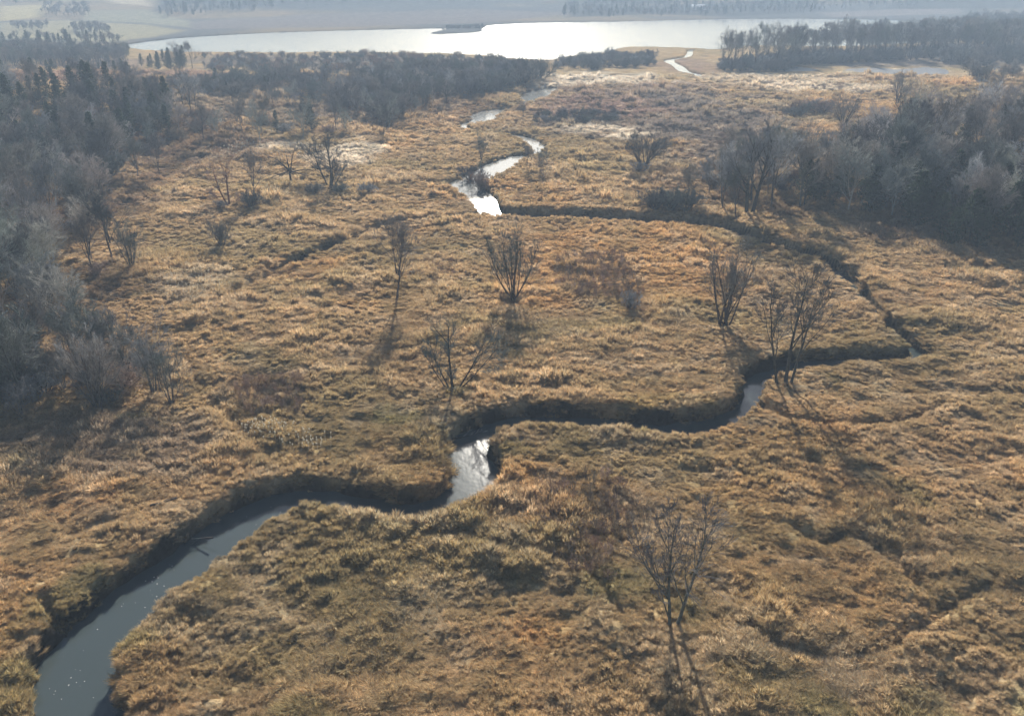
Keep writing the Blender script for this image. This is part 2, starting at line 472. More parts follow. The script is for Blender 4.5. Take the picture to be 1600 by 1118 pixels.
# ------------------------------------------------------------------ ground sheet
ys = [14.0]
while ys[-1] < 9000:
    y = ys[-1]
    ys.append(y + (.32 if y < 85 else .0038 * y if y < 330 else .009 * y if y < 1500 else .03 * y))
ys = np.array(ys); nx = 700
u = np.linspace(-.95, .95, nx)
GX = u[None, :] * (ys[:, None] + 35); GY = np.repeat(ys[:, None], nx, 1)
gx, gy = GX.ravel(), GY.ravel()
gw = wet(gx, gy)
gz = height(gx, gy, gw)
idx = np.arange(len(ys) * nx).reshape(len(ys), nx)
GF = np.stack([idx[:-1, :-1], idx[:-1, 1:], idx[1:, 1:], idx[1:, :-1]], -1).reshape(-1, 4)
me = mesh_np("ground", np.stack([gx, gy, gz], 1), GF, M["ground"], True)
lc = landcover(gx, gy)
shaded_mud = C(.03, .026, .02)  # wet mud, darkened so its colour carries the shade of the banks
k = smooth(.35, -.1, np.where(gw[1] > 1.05, gw[0], 9))[:, None]
k = np.maximum(k, smooth(2, -2, gw[2])[:, None])
lc = lc * (1 - k) + shaded_mud[None] * k
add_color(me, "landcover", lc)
tag(ob("ground", me), kind="structure", label="tussocky marsh floor with wooded rises and far farmland")

# ------------------------------------------------------------------ water
def water_cells(name, mask_fn, bounds, cell, z, mat, label):
    x0, x1, y0, y1 = bounds
    nxx, nyy = int((x1 - x0) / cell) + 1, int((y1 - y0) / cell) + 1
    X, Y = np.meshgrid(x0 + cell * np.arange(nxx), y0 + cell * np.arange(nyy))
    mk = mask_fn(X.ravel(), Y.ravel()).reshape(X.shape)
    c = mk[:-1, :-1] | mk[1:, :-1] | mk[:-1, 1:] | mk[1:, 1:]
    I = np.arange(X.size).reshape(X.shape)
    F = np.stack([I[:-1, :-1][c], I[:-1, 1:][c], I[1:, 1:][c], I[1:, :-1][c]], 1)
    used, inv = np.unique(F.ravel(), return_inverse=True)
    V = np.stack([X.ravel()[used], Y.ravel()[used], z(Y.ravel()[used]) if callable(z) else np.full(len(used), z)], 1)
    return tag(ob(name, mesh_np(name, V, inv.reshape(-1, 4), mat)), kind="structure", label=label)

water_cells("stream", lambda x, y: line_dist(STREAM, x, y)[0] < .9,
            (-75, 120, 14, 545), .8, water_z, M["stream"], "winding marsh stream with dark steep banks")
water_cells("lake", lambda x, y: poly_dist(LAKE, x, y) < 5,
            (LAKE[:, 0].min() - 10, LAKE[:, 0].max() + 10, LAKE[:, 1].min() - 10, LAKE[:, 1].max() + 10), 8, -.6, M["lake"],
            "bright open lake beyond the marsh")
for P in PONDS:
    water_cells("pond", lambda x, y: poly_dist(P, x, y) < 3,
                (P[:, 0].min() - 4, P[:, 0].max() + 4, P[:, 1].min() - 4, P[:, 1].max() + 4), 1.5, -.2, M["pond"],
                "shallow glinting pool before the lakeside wood")

# ------------------------------------------------------------------ grass tufts (stuff)
def tuft(seed, n, spread, hgt, lodge, wid, fuzz):
    r = np.random.default_rng(seed)
    az = r.uniform(0, 2 * np.pi, n); rad = spread * .45 * np.sqrt(r.uniform(0, 1, n))
    base = np.stack([rad * np.cos(az), rad * np.sin(az), np.full(n, -.12)], 1)
    out = az + r.normal(0, .7, n)
    d = np.stack([np.cos(out), np.sin(out)], 1) * (spread * r.uniform(.25, 1.0, n))[:, None]
    d[:, 0] += lodge * r.uniform(.5, 1.2, n)
    h = hgt * r.uniform(.55, 1.1, n) * (1 - .35 * np.hypot(d[:, 0], d[:, 1]) / (spread + lodge))
    t = np.linspace(0, 1, 4)
    x = base[:, None, 0] + d[:, None, 0] * t ** 1.35
    y = base[:, None, 1] + d[:, None, 1] * t ** 1.35
    z = base[:, None, 2] + h[:, None] * (1.45 * t - .5 * t ** 2.4) + r.normal(0, .02, (n, 4))
    P = np.stack([x, y, z], 2)
    wa = r.uniform(0, np.pi, n)
    side = np.stack([np.cos(wa), np.sin(wa), r.normal(0, .35, n)], 1)
    prof = np.array([.8, 1.0, 1.0 + fuzz, .25])
    w = wid * r.uniform(.6, 1.4, n)
    off = side[:, None] * (w[:, None] * prof[None])[..., None] * .5
    V = np.stack([P - off, P + off], 2).reshape(-1, 3)           # n*4*2
    b0 = (np.arange(n) * 8)[:, None, None]
    s = (np.arange(3) * 2)[None, :, None]
    F = (b0 + s + np.array([0, 1, 3, 2])[None, None]).reshape(-1, 4)
    tone = np.clip(r.normal(1.0, .22, n), .5, 1.6)
    hue = r.normal(0, .07, n)
    c = np.stack([tone * (1 + hue), tone, tone * (1 - hue)], 1)
    c = np.repeat(c[:, None], 8, 1)
    c[:, 4:] *= np.array([1.3, 1.28, 1.32])                      # paler seed heads at the tips
    return V, F, c.reshape(-1, 3)

def unlinked_collection(name, meshes):
    c = bpy.data.collections.new(name)
    for i, me in enumerate(meshes):
        o = bpy.data.objects.new(f"{name}_{i:02d}", me); c.objects.link(o)
    return c

def scatter(name, coll, P, rot, scl, pick, tint=None, label=None, cat=None):
    me = bpy.data.meshes.new(name)
    n = len(P)
    me.vertices.add(n); me.vertices.foreach_set("co", np.asarray(P, np.float32).ravel())
    a = me.attributes.new("turn", 'FLOAT_VECTOR', 'POINT'); a.data.foreach_set("vector", np.asarray(rot, np.float32).ravel())
    a = me.attributes.new("size", 'FLOAT_VECTOR', 'POINT'); a.data.foreach_set("vector", np.asarray(scl, np.float32).ravel())
    a = me.attributes.new("pick", 'INT', 'POINT'); a.data.foreach_set("value", np.asarray(pick, np.int32))
    if tint is not None: add_color(me, "tint", tint)
    o = ob(name, me)
    ng = bpy.data.node_groups.new(name + "_scatter", 'GeometryNodeTree')
    ng.interface.new_socket("Geometry", in_out='INPUT', socket_type='NodeSocketGeometry')
    ng.interface.new_socket("Geometry", in_out='OUTPUT', socket_type='NodeSocketGeometry')
    gi = ng.nodes.new("NodeGroupInput"); go = ng.nodes.new("NodeGroupOutput")
    ci = ng.nodes.new("GeometryNodeCollectionInfo")
    ci.inputs["Collection"].default_value = coll
    ci.inputs["Separate Children"].default_value = True
    ci.inputs["Reset Children"].default_value = True
    ip = ng.nodes.new("GeometryNodeInstanceOnPoints")
    ip.inputs["Pick Instance"].default_value = True
    def attr(nm, tp):
        q = ng.nodes.new("GeometryNodeInputNamedAttribute"); q.data_type = tp; q.inputs[0].default_value = nm
        return q.outputs["Attribute"]
    L = ng.links.new
    L(gi.outputs[0], ip.inputs["Points"]); L(ci.outputs[0], ip.inputs["Instance"])
    L(attr("pick", 'INT'), ip.inputs["Instance Index"])
    L(attr("turn", 'FLOAT_VECTOR'), ip.inputs["Rotation"])
    L(attr("size", 'FLOAT_VECTOR'), ip.inputs["Scale"])
    L(ip.outputs[0], go.inputs[0])
    md = o.modifiers.new("scatter", 'NODES'); md.node_group = ng
    return tag(o, label, cat, kind="stuff")

tufts = []
specs = [(170, .7, .8, .12, .026, .5), (170, .8, .7, .4, .026, .4), (150, .55, 1.0, .1, .024, 1.0), (170, .8, .55, .75, .026, .3),
         (170, .7, .65, .3, .028, .9), (150, .55, .85, .5, .026, .6), (190, .9, .6, .2, .028, .7)]
for i, (n, sp, hg, lo, wd, fz) in enumerate(specs):
    V, F, c = tuft(300 + i, n, sp, hg, lo, wd, fz)
    me = mesh_np(f"tuft_{i}", V, F, M["grass"]); add_color(me, "blade", c); tufts.append(me)
TUFTS = unlinked_collection("grass_tuft", tufts)

def grass_points():
    out = []
    for (ya, yb, den, sc) in ((34, 58, 9.0, .56), (58, 85, 7.0, .63), (85, 120, 4.6, .76), (120, 170, 2.5, .98), (170, 260, 1.2, 1.3), (260, 400, .42, 1.9)):
        wmax = .72 * math.hypot(yb, CAM_H) + 6
        n = int(2 * wmax * (yb - ya) * den)
        x = RNG.uniform(-wmax, wmax, n); y = RNG.uniform(ya, yb, n)
        k = np.abs(x) < .70 * np.hypot(y, CAM_H) + 6
        x, y = x[k], y[k]
        out.append(np.stack([x, y, np.full(len(x), sc)], 1))
    return np.vstack(out)

gp = grass_points()
x, y, sc = gp.T
w = wet(x, y)
keep = ((w[0] > np.where(y > 100, .2, -.1) - .7 * smooth(.5, .75, fbm(x, y, 2.2, 401, 2))) | (w[1] < .65)) & (w[2] > 1.5) & (w[3] > .5)
x, y, sc = x[keep], y[keep], sc[keep]; w = tuple(q[keep] for q in w)
z = height(x, y, w)
sc = sc * np.where((w[0] < 3) & (y > 168), .6, 1.0) * (.75 + .6 * fbm(x, y, 5, 301, 2)) * RNG.uniform(.8, 1.2, len(x))
lean = 2 * np.pi * fbm(x, y, 19, 311, 2) * 1.6 + RNG.normal(0, .75, len(x))
tint = landcover(x, y) * RNG.normal(1.05, .16, len(x))[:, None].clip(.6, 1.5)
tall_ = RNG.uniform(.75, 1.15, len(x)) * (.45 + 1.1 * fbm(x, y * 1.4, 3.0, 321, 2))
kindn = fbm(x, y * 1.2, 13, 351, 2)
pick = (np.floor(smooth(.2, .8, kindn) * 6 + RNG.normal(0, 1.1, len(x)) + 14).astype(int)) % len(tufts)
patch = fbm(x, y, 10, 361, 2)
sc = sc * (.72 + .6 * smooth(.3, .75, patch))
tall_ = tall_ * (.65 + .75 * smooth(.25, .7, fbm(x, y * 1.3, 8, 371, 2)))
rot = np.stack([RNG.normal(0, .15, len(x)), RNG.normal(0, .15, len(x)), lean], 1)
scatter("marsh_grass", TUFTS, np.stack([x, y, z], 1), rot, np.stack([sc, sc, sc * tall_], 1), pick, tint,
        "straw coloured tussocky marsh grass covering the valley floor", "grass")
print("GRASS", len(x))

# ------------------------------------------------------------------ trees
class Tubes:
    """collects batches of branches, builds one mesh"""
    def __init__(self): self.V, self.F, self.n = [], [], 0
    def add(self, P, rad, sides):
        P = np.asarray(P, float); rad = np.asarray(rad, float)
        B, n, _ = P.shape
        T = np.gradient(P, axis=1); T /= np.linalg.norm(T, axis=2, keepdims=True) + 1e-9
        D = P[:, -1] - P[:, 0]
        ref = np.where(np.abs(D[:, 2:3]) > .8 * np.linalg.norm(D, axis=1, keepdims=True), [[1., 0, 0]], [[0, 0, 1.]])
        U = np.cross(T, ref[:, None]); U /= np.linalg.norm(U, axis=2, keepdims=True) + 1e-9
        W = np.cross(T, U)
        a = np.arange(sides) * 2 * np.pi / sides
        ring = P[:, :, None] + rad[:, :, None, None] * (np.cos(a)[None, None, :, None] * U[:, :, None] + np.sin(a)[None, None, :, None] * W[:, :, None])
        self.V.append(ring.reshape(-1, 3))
        i = self.n + np.arange(B * n * sides).reshape(B, n, sides)
        j = np.roll(i, -1, 2)
        self.F.append(np.stack([i[:, :-1], j[:, :-1], j[:, 1:], i[:, 1:]], -1).reshape(-1, 4))
        self.n += B * n * sides
    def mesh(self, name, mat, sm=True):
        return mesh_np(name, np.vstack(self.V), np.vstack(self.F), mat, sm)

def branches(r, start, dirs, length, rad0, rad1, nseg, wig, up):
    B = len(start)
    P = np.zeros((B, nseg + 1, 3)); P[:, 0] = start
    d = dirs / (np.linalg.norm(dirs, axis=1, keepdims=True) + 1e-9)
    for k in range(nseg):
        d = d + r.normal(0, wig, (B, 3)) + np.array([0, 0, up])
        d /= np.linalg.norm(d, axis=1, keepdims=True)
        P[:, k + 1] = P[:, k] + d * (length / nseg)[:, None]
    t = np.linspace(0, 1, nseg + 1)
    return P, rad0[:, None] * (1 - t) + rad1[:, None] * t

def sprout(r, P, rad, L, n, tmin, tmax, ang, ratio, rr, nseg, wig, up, minr):
    B, m, _ = P.shape
    t = tmin + (tmax - tmin) * ((np.arange(n)[None] + r.uniform(0, 1, (B, n))) / n)
    f = t * (m - 1); i = np.minimum(f.astype(int), m - 2); q = (f - i)[..., None]
    bi = np.arange(B)[:, None]
    pos = P[bi, i] * (1 - q) + P[bi, i + 1] * q
    T = P[bi, i + 1] - P[bi, i]; T /= np.linalg.norm(T, axis=2, keepdims=True) + 1e-9
    pr = rad[bi, i]
    rv = r.normal(0, 1, (B, n, 3)); rv -= (rv * T).sum(2, keepdims=True) * T; rv /= np.linalg.norm(rv, axis=2, keepdims=True) + 1e-9
    a = r.uniform(ang[0], ang[1], (B, n, 1))
    d = np.cos(a) * T + np.sin(a) * rv
    ln = L[:, None] * ratio * (1.15 - .65 * t) * r.uniform(.65, 1.25, (B, n))
    r0 = np.maximum(pr * rr, minr)
    C2, rad2 = branches(r, pos.reshape(-1, 3), d.reshape(-1, 3), ln.ravel(), r0.ravel(), np.maximum(r0.ravel() * .3, minr * .7), nseg, wig, up)
    return C2, rad2, ln.ravel()

def bare_tree(name, seed, stems, trunk_mat, twig_mat, limbs=6, twigs=(5, 5, 4), trunk_r=.16, clear=.3, wig=.09, up=.05,
              ang=(.4, .95), minr=.012, ratio=.5):
    """stems: (azimuth, lean, length, start height, x offset). About 10 m tall. Returns trunk mesh, crown mesh."""
    r = np.random.default_rng(seed)
    tr, cr = Tubes(), Tubes()
    n = len(stems)
    S = np.array([[s[4], 0, s[3] - (.5 if s[3] == 0 else 0)] for s in stems], float)
    D = np.array([[math.sin(s[1]) * math.cos(s[0]), math.sin(s[1]) * math.sin(s[0]), math.cos(s[1])] for s in stems])
    L = np.array([s[2] for s in stems], float)
    r0 = trunk_r * np.sqrt(L / L.max()) * np.array([s[5] if len(s) > 5 else 1.0 for s in stems])
    P0, R0 = branches(r, S, D, L, r0, r0 * .22, 8, wig * .55, up * .5)
    R0[:, 0] *= 1.35
    tr.add(P0, R0, 7)
    P1, R1, L1 = sprout(r, P0, R0, L, limbs, clear, .97, ang, ratio, .5, 6, wig, up, .02)
    tr.add(P1, R1, 5)
    P2, R2, L2 = sprout(r, P1, R1, L1, twigs[0], .2, 1, (.35, .9), .55, .55, 4, wig * 1.2, up, minr * 1.3)
    cr.add(P2, R2, 4)
    P3, R3, L3 = sprout(r, P2, R2, L2, twigs[1], .2, 1, (.3, .8), .78, .6, 3, wig * 1.3, up * .6, minr)
    cr.add(P3, R3, 3)
    if twigs[2]:
        P4, R4, L4 = sprout(r, P3, R3, L3, twigs[2], .25, 1, (.25, .7), .8, .7, 2, wig, up * .5, minr * .8)
        cr.add(P4, R4, 3)
    # fine shoots along the leaders too
    P5, R5, L5 = sprout(r, P0, R0, L * .35, 8, .45, 1, (.4, 1.0), .5, .3, 3, wig, up, minr)
    cr.add(P5, R5, 3)
    return tr.mesh(name + "_trunk", trunk_mat), cr.mesh(name + "_crown", twig_mat)

def cedar(name, seed, h=9.0, w=2.0, nb=120, leaf=.32):
    r = np.random.default_rng(seed)
    tr = Tubes()
    t = np.linspace(0, 1, 9)
    P = np.stack([r.normal(0, .05, 9), r.normal(0, .05, 9), -.4 + (h + .2) * t], 1)[None]
    tr.add(P, (.17 * (1 - .93 * t))[None], 6)
    tt = r.uniform(.04, 1, nb) ** .85
    az = r.uniform(0, 2 * np.pi, nb)
    prof = np.clip(1.02 - tt, .04, 1) ** .75 * np.clip(tt / .12, .45, 1)
    ln = w * prof * r.uniform(.6, 1.15, nb)
    st = np.stack([np.zeros(nb), np.zeros(nb), tt * h], 1)
    d = np.stack([np.cos(az), np.sin(az), r.uniform(.15, .7, nb)], 1)
    B, rd = branches(r, st, d, ln, np.full(nb, .035), np.full(nb, .012), 4, .12, .05)
    tr.add(B, rd, 3)
    k = 14
    f = r.uniform(.25, 1.05, (nb, k)); fi = np.minimum((f * 4).astype(int), 3)
    pos = B[np.arange(nb)[:, None], fi] + (f * 4 - fi)[..., None] * (B[np.arange(nb)[:, None], fi + 1] - B[np.arange(nb)[:, None], fi])
    pos = pos + r.normal(0, .13, pos.shape)
    pos = pos.reshape(-1, 3); m = len(pos)
    a = r.normal(0, 1, (m, 3)); a[:, 2] = np.abs(a[:, 2]) + .3; a /= np.linalg.norm(a, axis=1, keepdims=True)
    b = r.normal(0, 1, (m, 3)); b -= (a * b).sum(1, keepdims=True) * a; b /= np.linalg.norm(b, axis=1, keepdims=True)
    s = leaf * r.uniform(.6, 1.3, (m, 1))
    V = np.stack([pos - b * s * .3, pos + a * s * .5 - b * s * .12, pos + a * s, pos + b * s * .3], 1).reshape(-1, 3)
    F = np.arange(m * 4).reshape(-1, 4)
    me = mesh_np(name + "_crown", V, F, M["needles"])
    tone = np.clip(r.normal(1, .3, m), .4, 1.9)
    add_color(me, "blade", np.repeat(np.stack([tone * r.uniform(.9, 1.25, m), tone, tone * .95], 1), 4, 0))
    return tr.mesh(name + "_trunk", M["dark_bark"]), me

def fan(r, n, lean=(.15, .5), length=(.7, 1.0), spread=.25, h=10):
    return [(2 * math.pi * i / n + r.uniform(-.4, .4), r.uniform(*lean), h * r.uniform(*length), 0, r.uniform(-spread, spread)) for i in range(n)]

rr = random.Random(5)
KIND = {}
def kind(key, meshes, names=("trunk", "crown")):
    t, c = meshes
    zs = np.empty(len(c.vertices) * 3, np.float32); c.vertices.foreach_get("co", zs)
    zt = np.empty(len(t.vertices) * 3, np.float32); t.vertices.foreach_get("co", zt)
    KIND[key] = (t, c, names, max(np.percentile(zs[2::3], 99), np.percentile(zt[2::3], 99)))

# single specimen trees of the open marsh
kind("forked_front", bare_tree("forked_front", 21, [(3.1, .12, 9.5, 0, -.1), (.2, .16, 10, 0, .25), (2.6, .42, 5, .6, -.2, .6)], M["bark"], M["twig"], limbs=7, twigs=(6, 5, 3), trunk_r=.16, clear=.26, up=.09, ratio=.55, minr=.016, ang=(.3, .8)))
kind("twin_trunk", bare_tree("twin_trunk", 22, [(3.2, .13, 9.5, 0, -.75, .8), (.3, .03, 10.5, 0, .05), (.1, .12, 9, 0, .5, .8)], M["dark_bark"], M["twig"], limbs=7, twigs=(5, 5, 3), trunk_r=.19, clear=.3, up=.09, ang=(.35, .85), minr=.016, ratio=.55))
kind("vase_a", bare_tree("vase_a", 23, [(2 * math.pi * i / 13 + rr.uniform(-.3, .3), rr.uniform(.08, .42), 10 * rr.uniform(.65, 1), 0, rr.uniform(-.5, .5)) for i in range(13)], M["dark_bark"], M["twig"], limbs=6, twigs=(4, 4, 2), trunk_r=.1, clear=.35, up=.1, ang=(.2, .6), ratio=.42, minr=.015))
kind("vase_b", bare_tree("vase_b", 24, [(2 * math.pi * i / 12 + rr.uniform(-.3, .3), rr.uniform(.1, .62), 10 * rr.uniform(.7, 1), 0, rr.uniform(-.35, .35)) for i in range(12)], M["dark_bark"], M["twig"], limbs=6, twigs=(4, 4, 2), trunk_r=.105, clear=.35, up=.16, ang=(.2, .65), ratio=.42, minr=.015))
kind("slender", bare_tree("slender", 25, [(.2, .08, 10, 0, 0), (.1, .35, 6, 3.4, .35, .7), (3.2, .2, 6.5, 3.6, .2, .7)], M["bark"], M["twig"], limbs=9, twigs=(5, 5, 3), trunk_r=.16, clear=.25, up=.08, ang=(.35, .9), minr=.017, ratio=.58))
kind("snag", bare_tree("snag", 26, [(1, .06, 8, 0, 0), (.1, .62, 8, 0, .3, .55), (.0, .95, 8.5, 0, .3, .4), (3.1, .55, 6.5, 0, -.2, .6), (2.9, .9, 5.5, 0, -.3, .5), (4.6, .7, 4.5, 0, 0, .5)], M["dark_bark"], M["twig"], limbs=6, twigs=(5, 5, 3), trunk_r=.24, clear=.3, up=.06, minr=.018))
kind("red_fork", bare_tree("red_fork", 27, [(2.9, .5, 8, .0, -.1), (.1, .16, 10, .0, .1), (3.1, .9, 4.5, 0, -.2, .5), (.1, .9, 3.5, 0, .2, .5)], M["red_bark"], M["brown_twig"], limbs=6, twigs=(5, 5, 3), trunk_r=.25, clear=.4, up=.1, minr=.022))
kind("broken", bare_tree("broken", 28, [(.5, .1, 8, 0, 0), (2.6, 1.0, 6, 3.6, 0, .6), (3.4, .7, 6, 3.8, 0, .6), (.2, 1.3, 5, 3.6, 0, .6), (1.2, .5, 6, 3.8, 0, .6), (5.8, 1.7, 5.5, 4, 0, .6), (3.3, 1.8, 5, 4, 0, .6)], M["dark_bark"], M["twig"], limbs=4, twigs=(3, 3, 0), trunk_r=.34, clear=.4, up=-.02))
kind("willow", bare_tree("willow", 29, fan(rr, 11, (.25, .75), (.75, 1.05), .5, 9), M["dark_bark"], M["twig"], limbs=6, twigs=(5, 5, 3), trunk_r=.17, clear=.3, up=.05, minr=.018))
kind("big_fork", bare_tree("big_fork", 30, [(3.0, .16, 10, 0, -.3), (.2, .2, 10.5, 0, .3), (1.2, .45, 7, 2, 0, .7), (3.6, .55, 6.5, 2.4, -.2, .6)], M["dark_bark"], M["twig"], limbs=9, twigs=(6, 5, 3), trunk_r=.3, clear=.3, up=.07, minr=.018))
# wood trees
for i in range(5):
    st = [(rr.uniform(0, 6.3), rr.uniform(0, .08), 10, 0, 0)] + [(rr.uniform(0, 6.3), rr.uniform(.2, .45), rr.uniform(5, 7), rr.uniform(2.2, 4), 0, .7) for _ in range(rr.randint(1, 3))]
    kind(f"wood{i}", bare_tree(f"wood{i}", 40 + i, st, M["bark"], M["twig"], limbs=9, twigs=(6, 6, 3), trunk_r=.17, clear=.25, up=.08, minr=.018, ratio=.58))
for i in range(3):
    st = [(rr.uniform(0, 6.3), rr.uniform(0, .1), 10, 0, 0)] + [(rr.uniform(0, 6.3), rr.uniform(.25, .5), rr.uniform(5, 7), rr.uniform(2.2, 4), 0, .7) for _ in range(rr.randint(2, 3))]
    kind(f"pale{i}", bare_tree(f"pale{i}", 50 + i, st, M["pale_bark"], M["pale_twig"], limbs=9, twigs=(6, 5, 3), trunk_r=.17, clear=.22, up=.06, minr=.017, ratio=.58))
for i in range(3):
    kind(f"stems{i}", bare_tree(f"stems{i}", 60 + i, fan(rr, 7 + i, (.08, .4), (.65, 1.0), .6, 10), M["bark"], M["twig"], limbs=6, twigs=(5, 4, 3), trunk_r=.1, clear=.25, up=.08, minr=.014))
for i in range(3):
    kind(f"shrub{i}", bare_tree(f"shrub{i}", 70 + i, fan(rr, 16, (.15, .9), (.7, 1.0), .8, 10), M["dark_bark"], M["twig" if i != 1 else "brown_twig"], limbs=6, twigs=(5, 5, 0), trunk_r=.16, clear=.15, up=.05, minr=.05), ("stem", "twigs"))
for i in range(2):
    kind(f"weed{i}", bare_tree(f"weed{i}", 76 + i, fan(rr, 9, (.05, .55), (.6, 1.0), 2.2, 10), M["brown_twig"], M["brown_twig"], limbs=3, twigs=(2, 2, 0), trunk_r=.16, clear=.35, up=.08, minr=.1), ("stem", "twigs"))
for i in range(3):
    kind(f"cedar{i}", cedar(f"cedar{i}", 80 + i, 8.5 + i * .7, 2.7 + .35 * i, 170))
for i in range(2):
    kind(f"cedarbush{i}", cedar(f"cedarbush{i}", 90 + i, 6.5, 3.0 + .4 * i, 120, .42))

def plant(name, key, base, h, label, cat, group=None, rz=None, wide=1.0, lean=(0, 0)):
    t, c, names, H = KIND[key]
    s = h / H
    e = bpy.data.objects.new(name, None)
    e.empty_display_size = .3
    e.location = base
    e.rotation_euler = (lean[0], lean[1], random.uniform(0, 6.28) if rz is None else rz)
    e.scale = (s * wide, s * wide, s)
    COL.objects.link(e)
    ob(names[0], t, e); ob(names[1], c, e)
    return tag(e, label, cat, group)

def zat(x, y):
    return float(height(np.array([x]), np.array([y]))[0])

def stand(name, key, px, py, top, label, cat="tree", rz=0.0, wide=1.0, group=None):
    p = at(px, py); p[2] = zat(p[0], p[1])
    return plant(name, key, p, tall(p, top), label, cat, group, rz, wide)

T_ = "bare_tree"
stand(T_, "forked_front", 1050, 978, 770, "tall bare forked tree standing alone in the front marsh, nearest of all")
stand(T_, "twin_trunk", 1226, 604, 408, "bare tree of several close trunks by the stream glint, with long shadow")
stand(T_, "vase_a", 1130, 508, 382, "vase shaped many stemmed bare tree left of the twin trunked tree", wide=1.2)
stand(T_, "vase_b", 803, 472, 352, "rounded vase shaped bare tree standing alone mid marsh")
stand(T_, "slender", 620, 466, 332, "slender leaning bare tree near the narrow ditch on the left")
stand(T_, "snag", 708, 608, 500, "squat dark snag with spreading limbs above the stream bend", wide=.75)
stand(T_, "red_fork", 357, 320, 236, "reddish Y forked bare tree beside a dark bush")
stand(T_, "slender", 397, 316, 232, "thin upright bare tree rising out of a dark bush", rz=.9, wide=.8)
stand(T_, "broken", 456, 292, 230, "broken dead tree with limbs radiating from its top")
stand(T_, "snag", 516, 292, 212, "dark stumpy snag with drooping side limbs beside the broken tree", rz=2.2)
stand(T_, "willow", 1006, 262, 203, "spreading many stemmed willow on pale reeds, right of the upper stream")
stand(T_, "slender", 1036, 258, 212, "small thin tree just right of the spreading willow", rz=1.5)
stand(T_, "big_fork", 1170, 338, 190, "largest forked bare tree beside the upper ditch")
stand(T_, "twin_trunk", 1128, 332, 222, "tall thin bare tree left of the largest forked tree", rz=1.2)
stand(T_, "slender", 1150, 346, 255, "low leaning bare tree on the ditch bank by the largest forked tree", rz=2.6)
stand(T_, "wood3", 1205, 330, 205, "bare tree between the largest forked tree and the evergreens", rz=1.2)
stand(T_, "willow", 1318, 198, 146, "lone round crowned bare tree on golden ground far right", rz=1.)
stand(T_, "big_fork", 1402, 166, 112, "bare tree with tangled crown left of the far right knoll", rz=2.)
stand(T_, "snag", 1378, 224, 180, "leaning bare tree with bent limbs above the right wood", rz=3.3)
stand(T_, "wood1", 818, 186, 158, "small bare tree beside the far stream bend", rz=.4)
stand(T_, "stems0", 847, 274, 232, "thin bare sapling clump right of the bright stream", rz=.4)
stand(T_, "slender", 822, 266, 225, "thin bare sapling nearest the bright stream bend", rz=.2)
stand(T_, "stems1", 752, 252, 206, "bare sapling left of the bright upper stream", rz=1.4)
stand("dark_shrub", "shrub0", 735, 276, 258, "small dark shrub on the left bank of the bright stream", "shrub")
stand("dark_shrub", "shrub1", 752, 292, 270, "dark brown shrub on the inside of the bright stream bend", "shrub")
stand("dark_shrub", "shrub0", 347, 386, 344, "lone small dark shrub in the open left meadow", "shrub", wide=.6)
stand("dark_shrub", "shrub2", 392, 324, 296, "dense dark bush at the foot of the thin upright tree", "shrub", wide=1.1)
stand("dark_shrub", "shrub0", 345, 326, 312, "low dark bush left of the reddish forked tree", "shrub", wide=1.2)
for px, lab in ((490, "low dark hedge bush under the stumpy snag"), (530, "low dark hedge bush just right of the stumpy snag"), (572, "low dark bush ending the hedge right of the snag")):
    stand("dark_shrub", "shrub2", px, 304, 284, lab, "shrub", wide=1.4)
stand("dark_shrub", "shrub0", 1000, 270, 252, "dark bush at the foot of the spreading willow", "shrub", wide=1.2)
for i, px in enumerate((1022, 1046, 1070)):
    stand("dark_shrub", "shrub2", px, 328 + 2 * i, 292, "brown thicket bush on the ditch bank left of the tall bare trees", "shrub", wide=1.3, group="thicket bushes by the upper ditch")
stand(T_, "stems2", 205, 418, 342, "slim bare tree at the right tip of the left wood", rz=.3)
stand(T_, "wood0", 178, 408, 292, "dark trunked bare tree at the right edge of the left wood", rz=.3)
stand(T_, "stems0", 268, 628, 540, "outermost small bare tree right of the left thicket", rz=.6)
stand(T_, "stems1", 245, 612, 500, "small bare tree second from the thicket's right edge", rz=.6)
stand(T_, "wood2", 250, 276, 205, "bare tree over a dark bush at the tip of the dark wood", rz=.6)
stand(T_, "wood4", 216, 276, 215, "thin bare tree just left of the dark wood's tip", rz=.6)
stand("dark_shrub", "shrub0", 985, 486, 452, "dark dead shrub at the lower end of the brown weeds", "shrub", wide=.6)
stand("tree_stump", "broken", 829, 322, 303, "short dark stump on the far bank of the upper ditch", "stump", wide=.5)

# ---- woods
def fill(pts, n, gap):
    P = poly(pts); out = []
    lo, hi = P.min(0) - gap, P.max(0) + gap
    tries = 0
    while len(out) < n and tries < 40:
        tries += 1
        q = RNG.uniform(lo, hi, (n * 6, 2))
        q = q[poly_dist(P, q[:, 0], q[:, 1]) < .35 * gap * RNG.normal(0, 1.6, len(q)) + gap * 2.5 * (fbm(q[:, 0], q[:, 1], gap * 5, 77) - .62)]
        for p in q:
            if len(out) >= n: break
            if all((p[0] - o[0]) ** 2 + (p[1] - o[1]) ** 2 > gap * gap for o in out): out.append(p)
    out = np.array(out)
    return np.column_stack([out, height(out[:, 0], out[:, 1])])

